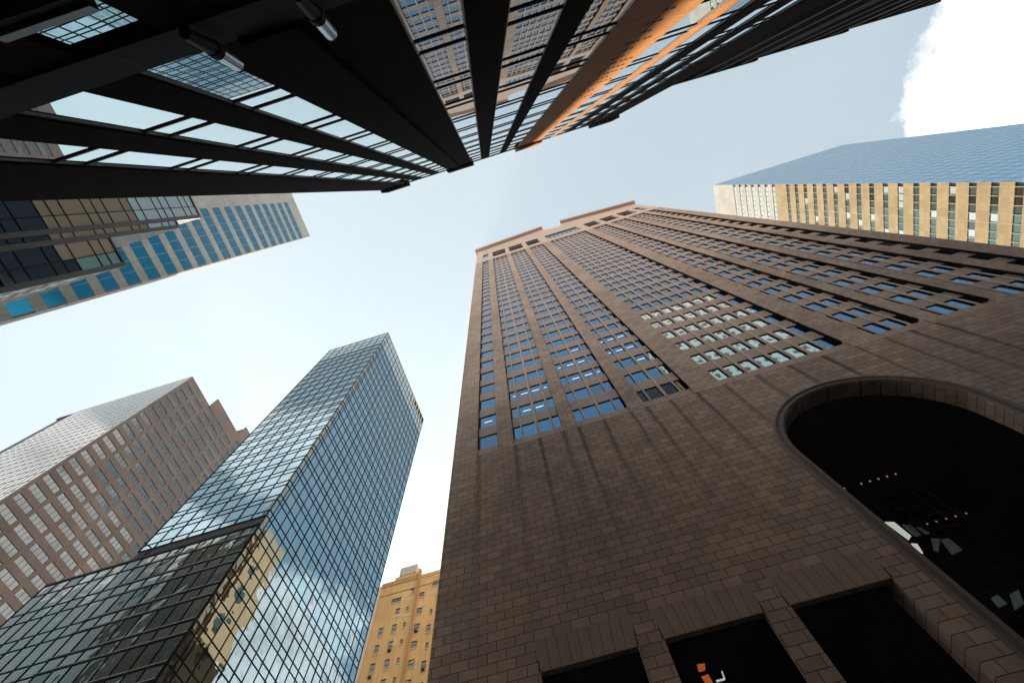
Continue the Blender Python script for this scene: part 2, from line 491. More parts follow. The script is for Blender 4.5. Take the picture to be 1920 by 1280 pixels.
# ------------------------------------------------------------------ 1. stone tower with the arch
def stone_tower():
    T = thing('stone_office_tower', 'tall pinkish grey granite tower with a giant dark arch at its foot', 'office tower', (TU, 22, G))
    X0, X1, YB = -10.1, 52.8, 37.0
    F = Face('x', 22.0, -1)
    BASE = 36.3
    TOPB = 151.6
    def mir(l):
        return l + [(2 * TU - b, 2 * TU - a) for a, b in reversed(l)]
    bays = [(-7.75, -5.75), (-4.2, 0.5), (1.9, 6.8), (8.3, 12.85)]
    allb = bays + [(15.4, 27.3)] + [(2 * TU - b, 2 * TU - a) for a, b in reversed(bays)]
    D = 0.36
    DW = 0.46
    # base wall with the arch opening and the six portals
    R0, ZC = 6.2, 25.3
    op = [(-4.17, 0.70), (2.02, 6.90), (8.17, 13.05)]
    ops = mir(op)
    w = MB()
    DEP = 1.28
    g = 'granite'
    # solid zone either side of the arch above the portals
    F.box(w, X0, 13.3, 15.69, BASE, -.35, 0, g)
    F.box(w, 13.3, TU - R0, 15.69, BASE, -DEP, 0, g)
    F.box(w, TU + R0, 2 * TU - 13.3, 15.69, BASE, -DEP, 0, g)
    F.box(w, 2 * TU - 13.3, X1, 15.69, BASE, -.35, 0, g)
    # piers below
    edges = [X0] + [e for o in ops[:3] for e in o] + [TU - R0, TU + R0] + [e for o in ops[3:] for e in o] + [X1]
    for i in range(0, len(edges), 2):
        F.box(w, edges[i], edges[i + 1], G, 15.69, -(.35 if i not in (6, 8) else DEP), 0, g)
    # spandrels over the arch curve
    n = 48
    for i in range(n):
        t0, t1 = math.pi * i / n, math.pi * (i + 1) / n
        a0, a1 = TU - R0 * math.cos(t0), TU - R0 * math.cos(t1)
        z0, z1 = ZC + R0 * math.sin(t0), ZC + R0 * math.sin(t1)
        w.face([F.p(a0, z0), F.p(a1, z1), F.p(a1, BASE), F.p(a0, BASE)], g)
        w.face([F.p(a0, z0), F.p(a0, z0, -DEP), F.p(a1, z1, -DEP), F.p(a1, z1)], g)
    w.face([F.p(TU - R0, BASE), F.p(TU + R0, BASE), F.p(TU + R0, BASE, -DEP), F.p(TU - R0, BASE, -DEP)], g)
    w.build('base_wall', T)
    # moulded archivolt: stacked rings of growing depth
    a = MB()
    prof = [(6.95, 0.0), (6.95, 0.07), (6.84, 0.12), (6.72, 0.12), (6.66, 0.03), (6.45, 0.03), (6.38, 0.10), (6.30, 0.10), (6.24, 0.02), (6.2, -0.02)]
    def ring(r, d, k, n):
        if k < 0:
            return F.p(TU - r, ZC - 26.9 * (1 + k), d) if False else F.p(TU - r, G, d)
        if k > n:
            return F.p(TU + r, G, d)
        t = math.pi * k / n
        return F.p(TU - r * math.cos(t), ZC + r * math.sin(t), d)
    for j in range(len(prof) - 1):
        for k in range(-1, n + 1):
            (ra, da), (rb, db) = prof[j], prof[j + 1]
            a.face([ring(ra, da, k, n), ring(rb, db, k, n), ring(rb, db, k + 1, n), ring(ra, da, k + 1, n)], 'granite_dark')
    # joints of the archivolt stones
    for k in range(1, 24):
        t = math.pi * k / 24
        c, s = math.cos(t), math.sin(t)
        e = 0.012
        pts = []
        for r, d in ((6.2, 0.125), (6.96, 0.125)):
            for sg in (-1, 1):
                tt = t + sg * e / r
                pts.append(F.p(TU - r * math.cos(tt), ZC + r * math.sin(tt), d))
        a.face([pts[0], pts[1], pts[3], pts[2]], 'dark_void')
    a.build('archivolt', T)
    # flat lintels of fanned voussoirs
    for (a0, a1) in ops:
        l = MB()
        kN = 9
        fl = 0.15
        for k in range(kN):
            u0 = a0 + (a1 - a0) * k / kN + 0.012
            u1 = a0 + (a1 - a0) * (k + 1) / kN - 0.012
            v0 = a0 - fl + (a1 - a0 + 2 * fl) * k / kN + 0.012
            v1 = a0 - fl + (a1 - a0 + 2 * fl) * (k + 1) / kN - 0.012
            l.hexa([F.p(u0, 15.70, -0.1), F.p(u1, 15.70, -0.1), F.p(u1, 15.70, 0.010), F.p(u0, 15.70, 0.010),
                    F.p(v0, 17.39, -0.1), F.p(v1, 17.39, -0.1), F.p(v1, 17.39, 0.010), F.p(v0, 17.39, 0.010)], 'lintel_stone')
        F.box(l, a0 - fl * 0.5, a1 + fl * 0.5, 15.72, 17.36, -0.05, 0.004, 'dark_void')
        l.build('lintel', T)
    # dark loggia behind
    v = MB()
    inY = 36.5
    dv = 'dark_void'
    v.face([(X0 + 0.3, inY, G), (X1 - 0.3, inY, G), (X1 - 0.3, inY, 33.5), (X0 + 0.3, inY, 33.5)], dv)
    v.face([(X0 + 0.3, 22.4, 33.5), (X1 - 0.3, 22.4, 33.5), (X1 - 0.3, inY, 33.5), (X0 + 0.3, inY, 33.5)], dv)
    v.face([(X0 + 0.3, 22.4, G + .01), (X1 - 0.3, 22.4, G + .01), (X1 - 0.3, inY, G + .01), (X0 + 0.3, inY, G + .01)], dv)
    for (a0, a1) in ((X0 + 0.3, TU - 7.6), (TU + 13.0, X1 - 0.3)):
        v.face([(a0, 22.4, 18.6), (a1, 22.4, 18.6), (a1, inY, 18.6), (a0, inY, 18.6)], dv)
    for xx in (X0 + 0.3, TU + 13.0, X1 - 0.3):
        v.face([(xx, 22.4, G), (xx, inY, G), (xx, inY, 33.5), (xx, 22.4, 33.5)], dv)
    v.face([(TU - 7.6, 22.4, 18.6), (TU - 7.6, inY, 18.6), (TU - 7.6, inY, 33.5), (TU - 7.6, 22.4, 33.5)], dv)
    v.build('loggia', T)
    # strings of small lamps under the vault
    for yy, zz_, us in ((30.0, 29.25, (20.7, 22.07, 22.77, 23.47, 24.16, 24.85)), (36.0, 29.2, (27.4, 28.17, 29.0, 29.8, 30.67))):
        for uu in us:
            q = MB()
            tube(q, (uu, yy, zz_), (uu, yy, zz_ + 0.12), 0.06, 0.04, 'warm_light', 8)
            q.build('ceiling_light', T)
    # panes of the inner glazed screen seen through the arch, daylight painted as glow
    for pts, mt in (([(23.48, 34.0, 28.81), (24.05, 34.0, 28.58), (24.06, 34.0, 27.03), (23.64, 34.0, 26.78)], 'glow_pane'),
                    ([(24.36, 34.0, 28.17), (24.83, 34.0, 27.9), (24.74, 34.0, 26.91), (24.32, 34.0, 26.88)], 'dim_pane'),
                    ([(25.0, 34.0, 27.64), (25.24, 34.0, 27.46), (25.34, 34.0, 26.82), (25.01, 34.0, 26.89)], 'dim_pane'),
                    ([(23.52, 34.0, 26.43), (23.85, 34.0, 26.26), (23.56, 34.0, 25.46), (23.3, 34.0, 25.45)], 'glow_pane'),
                    ([(25.04, 34.0, 26.4), (25.5, 34.0, 26.17), (24.48, 34.0, 25.2), (24.38, 34.0, 25.49)], 'dim_pane'),
                    ([(25.49, 34.0, 26.1), (26.03, 34.0, 26.03), (25.97, 34.0, 24.92), (25.07, 34.0, 24.75)], 'dim_pane'),
                    ([(24.23, 34.0, 21.25), (24.77, 34.0, 21.37), (24.72, 34.0, 20.72), (24.06, 34.0, 20.63)], 'dim_pane'),
                    ([(25.39, 34.0, 21.18), (26.13, 34.0, 21.34), (25.53, 34.0, 20.47), (24.7, 34.0, 20.26)], 'dim_pane')):
        q = MB()
        back = [(x, y + .1, z) for x, y, z in pts]
        q.hexa([*pts, *back], mt)
        q.build('inner_pane', T)
    q = MB()
    Fi = Face('x', 34.2, -1)
    for k in range(15):
        Fi.box(q, 14.0 + k * 1.05, 14.06 + k * 1.05, G, 31.4, 0, .08, 'lintel_band')
    for k in range(24):
        Fi.box(q, 13.9, 28.9, 0.5 + k * 1.33, 0.56 + k * 1.33, .001, .07, 'lintel_band')
    q.build('inner_screen', T)
    for pts, mt in (([(3.31, 24.6, 15.91), (3.7, 24.6, 15.86), (3.58, 24.6, 15.57), (3.25, 24.6, 15.57)], 'orange_lamp'),
                    ([(3.27, 24.6, 15.32), (3.64, 24.6, 15.34), (3.66, 24.6, 14.91), (3.32, 24.6, 14.98)], 'orange_lamp'),
                    ([(3.85, 24.6, 15.0), (4.29, 24.6, 14.99), (4.27, 24.6, 14.93), (3.85, 24.6, 14.93)], 'glow_pane'),
                    ([(4.27, 24.6, 15.32), (4.33, 24.6, 15.32), (4.29, 24.6, 14.99), (4.22, 24.6, 14.97)], 'glow_pane')):
        q = MB()
        back = [(x, y + .06, z) for x, y, z in pts]
        q.hexa([*pts, *back], mt)
        q.build('lobby_lamp', T)
    # shaft: piers between the bays
    w = MB()
    ed = [X0] + [e for b in allb for e in b] + [X1]
    for i in range(0, len(ed), 2):
        F.box(w, ed[i], ed[i + 1], BASE, TOPB, -DW - 0.3, 0, 'granite_pier')
        w.build('pier', T)
        w = MB()
    # body behind
    w.box(X0, X1, 22 + DW + 0.31, YB, BASE + .004, 179.8, g)
    w.box(X0, X1, 36.51, YB, G, BASE, g)
    w.box(X0, X0 + .29, 24.21, 36.5, G, BASE, g)
    w.box(X1 - .29, X1, 24.21, 36.5, G, BASE, g)
    w.build('wall', T)
    w = MB()
    # crown band: 151.6-157 solid, loggias / tall windows 157-167, solid to the eaves
    F.box(w, X0, X1, TOPB, 156.2, -DW - 0.3, 0, 'granite_smooth')
    for i in range(0, len(ed), 2):
        F.box(w, ed[i], ed[i + 1], 156.2, 167.2, -DW - 0.3, 0, 'granite_smooth')
    F.box(w, X0, X1, 167.2, 180.2, -DW - 0.3, 0, 'granite_smooth')
    w.build('crown', T)
    for i, (a0, a1) in enumerate(allb):
        q = MB()
        if i in (1, 2, 3, 5, 6, 7):
            F.box(q, a0, a1, 156.2, 167.2, -DW - 0.29, -DW - 0.25, 'loggia_ceiling')
            for k in range(9):
                z = 157 + k * 1.0
                F.box(q, a0, a1, z, z + 0.45, -DW - 0.25, -DW - .1, 'black_metal')
            F.box(q, a0, a1, 167.19, 167.25, -DW, -0.02, 'loggia_ceiling')
            q.build('louvre', T)
    # mullions, spandrels and windows of each bay
    P = 4.104
    S0, WH = 37.8, 2.3
    rows = 28
    items = []
    spans = []
    for i, (a0, a1) in enumerate(allb):
        if i in (0, 8):
            cols = [(a0, a1)]
        elif i == 4:
            k = (a1 - a0) / 8
            cols = [(a0 + k * j + (0.15 if j else 0), a0 + k * (j + 1) - (0.15 if j < 7 else 0)) for j in range(8)]
        else:
            wd = a1 - a0
            c = [a0, a0 + wd * .175, a0 + wd * .51, a0 + wd * .82, a1]
            hwid = (0, .10, .15, .10, 0)
            cols = [(c[j] + hwid[j], c[j + 1] - hwid[j + 1]) for j in range(4)]
        sp = MB()
        F.box(sp, a0, a1, BASE, S0, -DW - .2, -D, 'granite_panel')
        for r in range(rows):
            z0 = S0 + P * r
            spans.append((F, a0, a1, z0 + WH, min(z0 + P, TOPB), -D - .012, -D, 'granite_panel'))
            F.box(sp, a0, a1, z0 + WH + .002, min(z0 + P, TOPB) - .002, -DW - .2, -D - .013, 'dark_void')
        for e0, e1 in ((a0 + .001, a0 + .03), (a1 - .03, a1 - .001)):
            F.box(sp, e0, e1, S0, TOPB, -DW - .1, -.06, 'dark_void')
        sp.build('bay_frame', T)
        for j in range(len(cols) - 1):
            mu = MB()
            c0, c1 = cols[j][1], cols[j + 1][0]
            mid = (c0 + c1) / 2
            # half-round mullion whose foot tapers to a point
            hw = (c1 - c0) / 2
            pts = [(c0, -DW)] + [(mid - hw * math.cos(math.pi * k / 6), -D + .02 + hw * 1.1 * math.sin(math.pi * k / 6)) for k in range(7)] + [(c1, -DW)]
            for s in range(len(pts) - 1):
                (q0, d0), (q1, d1) = pts[s], pts[s + 1]
                mu.face([F.p(q0, BASE + 1.7, d0), F.p(q1, BASE + 1.7, d1), F.p(q1, TOPB, d1), F.p(q0, TOPB, d0)], 'dark_void' if s in (0, len(pts) - 2) else 'granite_smooth')
                mu.face([F.p(mid, BASE + .15, -D + .01), F.p(q1, BASE + 1.7, d1), F.p(q0, BASE + 1.7, d0)], 'granite_smooth')
            mu.build('mullion', T)
        for (c0, c1) in cols:
            for r in range(rows):
                z0 = S0 + P * r
                if z0 + WH > TOPB:
                    continue
                items.append((F.quad(c0, c1, z0, z0 + WH, -DW, 0.002), 'black_glass' if (i, r) == (3, 0) else ('blind_window' if random.random() < .07 else 'tower_window')))
            if i in (0, 8, 4):
                items.append((F.quad(c0, c1, 156.3, 167.0, -DW + 0.1, 0.004), 'tower_window'))
    bars(spans, T, 'spandrel')
    panes(items, T)
    # ceiling strip lights seen through the lower windows
    for (bi, row, c) in ((0, 1, .5), (1, 1, .36), (1, 1, .66), (1, 2, .12), (1, 2, .38), (1, 2, .66), (1, 2, .9), (2, 2, .36), (2, 2, .66), (2, 2, .9),
                         (2, 3, .1), (2, 3, .38), (2, 3, .66), (2, 4, .66), (3, 2, .66), (3, 3, .1), (3, 3, .36), (3, 3, .66), (3, 4, .1), (3, 4, .36), (3, 4, .66)):
        a0, a1 = allb[bi]
        cx = a0 + (a1 - a0) * c
        hw = 0.42 if 0.2 < c < 0.8 else 0.16
        z0 = S0 + P * row + 1.0
        q = MB()
        F.box(q, cx - hw, cx + hw, z0, z0 + 0.12, -DW + 0.02, -DW + 0.03, 'white_light')
        q.build('strip_light', T)
    # pediment with the round notch, and its raking cornice
    ped = MB()
    NR = 3.75
    zL = lambda a: 180.2 + (1 - abs(a - TU) / (TU - X0)) * 10.4
    segs = [X0, TU - NR] + [TU - NR * math.cos(math.pi * k / 16) for k in range(1, 16)] + [TU + NR, X1]
    def ztop(a):
        if abs(a - TU) < NR - 1e-6:
            return 186.0 - math.sqrt(NR * NR - (a - TU) ** 2)
        return zL(a)
    for k in range(len(segs) - 1):
        a0, a1 = segs[k], segs[k + 1]
        inn = 0 < k < len(segs) - 2
        z0 = ztop(a0 + (1e-4 if not inn and k else 0)) if not inn else (186.0 if abs(abs(a0 - TU) - NR) < 1e-6 else ztop(a0))
        z1 = (186.0 if abs(abs(a1 - TU) - NR) < 1e-6 else ztop(a1)) if inn else ztop(a1)
        if k == 0:
            z1 = zL(TU - NR)
        if k == len(segs) - 2:
            z0 = zL(TU + NR)
        ped.hexa([F.p(a0, 180.2, -D - .3), F.p(a1, 180.2, -D - .3), F.p(a1, 180.2, 0), F.p(a0, 180.2, 0),
                  F.p(a0, z0, -D - .3), F.p(a1, z1, -D - .3), F.p(a1, z1, 0), F.p(a0, z0, 0)], 'granite_smooth')
    ped.build('pediment', T)
    for sgn in (-1, 1):
        c = MB()
        e0 = TU + sgn * (TU - X0 + 0.6)
        e1 = TU + sgn * NR
        c.hexa([F.p(e0, 179.3, -1.4), F.p(e1, zL(e1) - .7, -1.4), F.p(e1, zL(e1) - .7, 1.1), F.p(e0, 179.3, 1.1),
                F.p(e0, 180.6, -1.4), F.p(e1, zL(e1) + .6, -1.4), F.p(e1, zL(e1) + .6, 1.3), F.p(e0, 180.6, 1.3)], 'cornice_stone')
        c.build('cornice', T)
stone_tower()

# ------------------------------------------------------------------ 2. dark brick building over the camera
def dark_building():
    T = thing('dark_brick_building', 'near black brick block overhead, mirror glass between its piers, one pier sunlit orange', 'office building', (2, -2.6, G))
    X0, X1, H, YF, YB = -9.7, 14.15, 50.0, -2.6, -12.0
    F = Face('x', YF, 1)
    GD = -0.06
    trs = []
    piers = [(-9.7, -7.42), (-6.42, -5.63), (-4.62, -3.9), (-2.95, -0.5), (0.5, 1.25), (2.42, 2.98), (4.18, 6.44),
             (7.62, 8.1), (9.0, 9.75), (10.6, 11.2), (12.0, 14.15)]
    wide = {0, 3, 6, 10}
    w = MB()
    w.box(X0 + .02, X1 - .02, YB, YF - 0.5, G, H - 1.0, 'dark_brick')
    w.build('wall', T)
    for i, (a0, a1) in enumerate(piers):
        p = MB()
        br = 'sunlit_brick' if i in (6, 7) else 'dark_brick'
        if i in wide:
            n = 3
            F.box(p, a0, a1, G, H - 1.6, -0.5, 0, br)
            if i == 3:
                F.box(p, a0 + .5, a1 - 1.2, 6.85, H - 1.6, 0, 0.10, br)
            if i == 6:
                # perforated vent bricks in the broad pier
                for k in range(46):
                    z = 10 + k * 0.85
                    for c in range(random.randint(2, 6)):
                        u = a0 + 0.95 + c * 0.17 + random.uniform(0, .05) + (k % 2) * .2
                        F.box(p, u, u + 0.09, z, z + 0.13, 0.0, 0.012, 'black_metal')
        else:
            F.box(p, a0, a1, G, H - 1.6, -0.5, 0, br)
        o = p.build('pier', T)
        for e, sg in ((a0, -1), (a1, 1)):
            t = MB()
            F.box(t, e if sg > 0 else e - 0.04, e + 0.04 if sg > 0 else e, 6.85, H - 1.6, -0.45, GD + .02, 'trim_metal')
            if (i, sg) not in ((0, -1), (10, 1)):
                t.build('jamb_trim', o)
    # parapet blocks over the wide piers and the recessed roof edge
    for i in sorted(wide):
        a0, a1 = piers[i]
        p = MB()
        F.box(p, a0 - .12, a1 + .12, H - 2.6, H + 0.4, -1.5, 0.22, 'dark_brick' if i != 6 else 'sunlit_brick')
        for k in range(5):
            u = a0 + 0.2 + k * (a1 - a0 - .4) / 4
            F.box(p, u - .05, u + .05, H - 2.8, H - 2.6, 0.05, 0.15, 'grey_metal')
        p.build('parapet_block', T)
    r = MB()
    F.box(r, X0 + .2, X1 - .2, H - 1.6, H - 0.6, -1.0, -0.02, 'black_metal')
    r.build('roof_edge', T)
    # windows and transoms
    items = []
    for i in range(len(piers) - 1):
        a0, a1 = piers[i][1], piers[i + 1][0]
        z = 6.83
        zs = []
        k = 0
        while True:
            zb = 9.35 + 3.25 * k
            if zb + .75 > H - 1.7:
                break
            zs += [zb, zb + 0.72]
            k += 1
        z0 = 6.83
        for zt in zs:
            items.append((F.quad(a0, a1, z0, zt, GD, 0.0006), 'dark_window'))
            trs.append((F, a0, a1, zt - 0.035, zt + 0.035, GD - .02, GD + 0.025, 'black_metal'))
            z0 = zt
        items.append((F.quad(a0, a1, z0, H - 1.6, GD, 0.0006), 'dark_window'))
        # ground floor glass under the lintel band
        items.append((F.quad(a0, a1, 5.25, 6.05, GD, 0.006), 'dark_window'))
        items.append((F.quad(a0, a1, 3.0, 4.95, GD, 0.006), 'dark_window'))
        lo = MB()
        F.box(lo, a0, a1, 4.95, 5.08, GD - .05, 0.06, 'black_metal')
        F.box(lo, a0, a1, 5.08, 5.2, GD - .05, 0.10, 'grey_metal')
        F.box(lo, a0, a1, G, 3.0, GD - .05, GD, 'black_metal')
        lo.build('shop_ledge', T)
    panes(items, T, limit=100)
    bars(trs, T, 'transom')
    b = MB()
    F.box(b, X0, X1, 6.10, 6.83, -0.5, 0.035, 'lintel_band')
    for k in range(18):
        u = X0 + 0.65 + k * 1.35
        F.box(b, u, u + .012, 6.1, 6.83, 0.03, 0.038, 'black_metal')
    b.build('lintel_band', T)
dark_building()

def wall_lamp(u, label):
    T = thing('wall_lamp', label, 'lamp', (u, -2.56, 6.4), 'cylinder lamps on the dark pier')
    F = Face('x', -2.6, 1)
    a = MB()
    tube(a, (u - 0.02, -2.56, 5.95), (u, -2.42, 6.0), 0.05, 0.05, 'black_metal', 12)
    tube(a, (u, -2.42, 5.9), (u, -2.42, 6.45), 0.06, 0.09, 'black_metal', 16)
    a.build('bracket', T)
    c = MB()
    tube(c, (u, -2.42, 6.42), (u, -2.40, 6.52), 0.10, 0.10, 'black_metal', 20)
    c.build('collar', T)
    h = MB()
    tube(h, (u, -2.40, 6.52), (u, -2.36, 6.95), 0.085, 0.085, 'steel', 24)
    tube(h, (u, -2.36, 6.95), (u, -2.359, 6.97), 0.09, 0.09, 'black_metal', 24)
    h.build('lamp_body', T)
wall_lamp(-2.62, 'grey cylinder lamp on a black bracket, the one wholly inside the photo')
wall_lamp(-1.33, 'grey cylinder lamp cut off by the top edge of the photo')

# ------------------------------------------------------------------ 3. dark ribbed block further along
def ribbed_block():
    T = thing('ribbed_office_block', 'black office block with dense vertical fins, right of the sunlit orange pier', 'office building', (45, -2.6, G))
    X0, X1, H = 14.2, 90.0, 35.3
    F = Face('x', -2.75, 1)
    w = MB()
    w.box(X0, X1, -30, -3.15, G, H - 0.3, 'black_metal')
    w.build('wall', T)
    items = []
    for k in range(48):
        a = X0 + 0.1 + k * 1.58
        f = MB()
        F.box(f, a, a + 0.42, G, H - 0.06 * (k % 4), -0.38, 0.02 + 0.04 * (k % 4), 'black_metal')
        f.build('fin', T)
        for j in range(9):
            z = 3.0 + j * 3.55
            items.append((F.quad(a + .42, a + 1.58, z, z + 2.5, -0.3, 0.004), 'dark_window'))
    panes(items, T, limit=90)
    for k in range(12):
        a = X0 + k * 6.32
        p = MB()
        p.hexa([F.p(a, H - .5, -1), F.p(a + 6.3, H - .5, -1), F.p(a + 6.3, H - .5, 0.20), F.p(a, H - .5, 0.05),
                F.p(a, H, -1), F.p(a + 6.3, H, -1), F.p(a + 6.3, H, 0.20), F.p(a, H, 0.05)], 'black_metal')
        p.build('parapet', T)
ribbed_block()

# ------------------------------------------------------------------ curtain wall helper
def curtain(T, F, a_lines, z_lines, mat_fn, frame='black_metal', fw=0.05, depth=0.06, strong=(), tilt=0.0015, name='glass_panel', limit=100, zfw=None):
    items = []
    for i in range(len(a_lines) - 1):
        for j in range(len(z_lines) - 1):
            items.append((F.quad(a_lines[i], a_lines[i + 1], z_lines[j], z_lines[j + 1], 0, tilt), mat_fn(i, j)))
    g = MB()
    for i, a in enumerate(a_lines):
        f2 = fw * 2.0 if i in strong else fw
        F.box(g, a - f2 / 2, a + f2 / 2, z_lines[0], z_lines[-1], -0.02, depth, frame)
    z2 = zfw or fw
    for z in z_lines:
        F.box(g, a_lines[0], a_lines[-1], z - z2 / 2, z + z2 / 2, -0.02, depth - 0.004, frame)
    g.build('mullion_grid', T)
    return items

def lin(a, b, n):
    return [a + (b - a) * i / n for i in range(n + 1)]

# ------------------------------------------------------------------ 4. blue glass tower
def glass_tower():
    T = thing('glass_tower', 'slim blue mirror glass tower with black mullion grid reflecting clouds', 'office tower', (-35, 33, G))
    XR, XL, YF, YR, H = -28.7, -41.9, 22.1, 43.9, 94.0
    c = MB()
    c.box(XL, XR - .06, YF + .06, YR, G, H - .1, 'roof_felt')
    c.build('core', T)
    z = [35.45]
    k = 0
    zs = []
    zz0 = 87.4
    while zz0 - 2.37 * k > G:
        zs += [zz0 - 2.37 * k, zz0 - 2.37 * k - 0.76]
        k += 1
    crown = [89.3, 91.4, 94.0]
    zall = sorted(zs) + crown
    z_front = [q for q in zall if q > 35.6]
    Ff, Fs = Face('x', YF, -1), Face('y', XR, 1)
    items = []
    al = lin(XL, XR, 8)
    def mf(i, j):
        return 'crown_curtain' if z_front[j] >= 87.3 else 'blue_curtain'
    items += curtain(T, Ff, al, z_front, mf, strong=(0, 2, 4, 6, 8), fw=0.045)
    zside = [q for q in zall if q > 2]
    vl = [22.1, 22.7] + lin(23.1, 43.9, 18)
    def ms(i, j):
        zc = zside[j]
        if zc >= 87.3:
            if zc >= 91 and vl[i] > 37.2:
                return 'black_metal'
            return 'crown_curtain'
        return 'wavy_side_glass' if zc < 33 else ('blue_curtain' if (i * 7 + j * 3) % 11 else 'wavy_side_glass')
    items += curtain(T, Fs, vl, zside, ms, strong=(0, 6, 10, 14, 19), fw=0.042)
    panes(items, T, 'glass_panel')
    r = MB()
    for v0 in [37.3 + 1.1 * k for k in range(6)]:
        Fs.box(r, v0 - .09, v0 + .09, 91.5, 93.9, 0.0, 0.12, 'white_metal')
    Fs.box(r, 37.2, 43.9, 91.25, 91.5, 0, .12, 'white_metal')
    r.build('louvre_frame', T)
    cp = MB()
    cp.box(XL - .05, XR + .05, YF - .05, YR, 94.0, 94.25, 'white_metal')
    cp.build('coping', T)
glass_tower()

# ------------------------------------------------------------------ 5. lower glass block joined in front of the tower's foot
def podium():
    T = thing('low_glass_block', 'low dark greenish glass block at the foot of the blue glass tower', 'office building', (-39, 33, G))
    XL, XR, YF, H = -50.3, -28.75, 22.15, 35.45
    F = Face('x', YF - 0.12, -1)
    c = MB()
    c.box(XL, -41.95, YF + .3, 44, G, H - .3, 'roof_felt')
    c.build('core', T)
    zl = [35.45]
    while zl[-1] > 1:
        zl += [zl[-1] - 1.13, zl[-1] - 3.2]
    zl = sorted(zl)
    al = lin(XL, XR, 15)
    dark = {}
    def mf(i, j):
        h = zl[j + 1] - zl[j]
        if h < 1.5:
            return 'podium_glass'
        return 'podium_clear' if (i > 6 and (i * 5 + j * 3) % 7 < 5) else 'podium_glass'
    items = curtain(T, F, al, zl, mf, fw=0.05, tilt=0.006, frame='black_metal')
    panes(items, T, 'glass_panel')
    # interior floor plates and blinds showing pale behind the right-hand panes
    tr = MB()
    for z in zl:
        F.box(tr, -40.5, XR, z + .1, z + .16, 0.03, 0.075, 'pale_frame')
    tr.build('floor_trim', T)
    s = MB()
    Fs = Face('y', XL, -1)
    Fs.box(s, YF, 44, G, H, 0, .1, 'black_metal')
    s.build('side_wall', T)
    p = MB()
    F.box(p, XL, XR, 35.47, 35.7, -0.4, 0.08, 'black_metal')
    p.build('coping', T)
podium()
def davit():
    T = thing('roof_davit', 'small black window cleaning davit standing on the roof edge of the low glass block', 'roof crane', (-40.6, 22.3, 35.7))
    m = MB()
    tube(m, (-40.6, 22.35, 35.7), (-40.6, 22.3, 37.1), 0.09, 0.07, 'black_metal', 8)
    m.build('post', T)
    m = MB()
    tube(m, (-40.6, 22.3, 37.05), (-41.2, 21.5, 37.3), 0.06, 0.05, 'black_metal', 8)
    m.build('jib', T)
    m = MB()
    m.box(-40.8, -40.35, 22.1, 22.5, 36.2, 36.7, 'black_metal')
    m.build('winch', T)
davit()

# ------------------------------------------------------------------ 6. brown granite tower, far left
def brown_tower():
    T = thing('brown_granite_tower', 'brown granite tower with stepped top and rows of four paned windows', 'office tower', (-110, 45, G))
    X = -91.6
    steps = [(23.9, 34.6, 120.0), (34.6, 46.0, 124.4), (46.0, 90.0, 129.0)]
    F = Face('y', X, 1)
    w = MB()
    for a0, a1, h in steps:
        w.box(X - 0.4 - 39, X - .4, a0 + (.4 if a0 < 30 else 0), a1, G, h - .02, 'roof_felt')
    w.build('core', T)
    z0 = 117.1
    WHT = 1.45
    P = 2.73
    rows = 40
    cols = []
    a = 24.6
    while a < 88:
        cols.append((a, a + 3.62))
        a += 4.36
    w = MB()
    # solid granite: vertical strips between columns and bands between rows
    ztop_of = lambda a: next(h for s0, s1, h in steps if a < s1 + 1e-6)
    prev = 23.9
    for (c0, c1) in cols + [(90.0, 90.0)]:
        F.box(w, prev, c0, G, ztop_of(c0 if c0 < 90 else 89), -.4, 0, 'brown_granite')
        prev = c1
    for (c0, c1) in cols:
        ht = ztop_of(c1)
        zt = z0 + (0 if ht < 121 else (2.73 if ht < 126 else 5.46))
        F.box(w, c0, c1, zt, ht, -.4, -0.004, 'brown_granite')
        z = zt
        for r in range(rows):
            F.box(w, c0, c1, z - P, z - WHT, -.4, -0.004, 'brown_granite')
            z -= P
    w.build('wall', T)
    items = []
    g = MB()
    for (c0, c1) in cols:
        ht = ztop_of(c1)
        z = z0 + (0 if ht < 121 else (2.73 if ht < 126 else 5.46))
        for r in range(rows):
            mt = 'office_window'
            items.append((F.quad(c0, c1, z - WHT, z, -0.12, 0.006), mt))
            for k in range(1, 4):
                u = c0 + (c1 - c0) * k / 4
                F.box(g, u - .03, u + .03, z - WHT, z, -0.12, -0.05, 'brown_granite')
            z -= P
    panes(items, T)
    g.build('window_bars', T)
    # mirror glass face towards the avenue
    Fy = Face('x', 23.9, -1)
    al = lin(-126, X - .01, 22)
    zl = lin(2, 120, 43)
    it = curtain(T, Fy, al, zl, lambda i, j: 'silver_curtain', frame='white_metal', fw=0.1, tilt=0.0)
    panes(it, T, 'glass_panel', limit=60)
    b = MB()
    b.box(-131.6, -92.01, 23.96, 34, 119.0, 119.95, 'roof_felt')
    b.build('roof', T)
brown_tower()

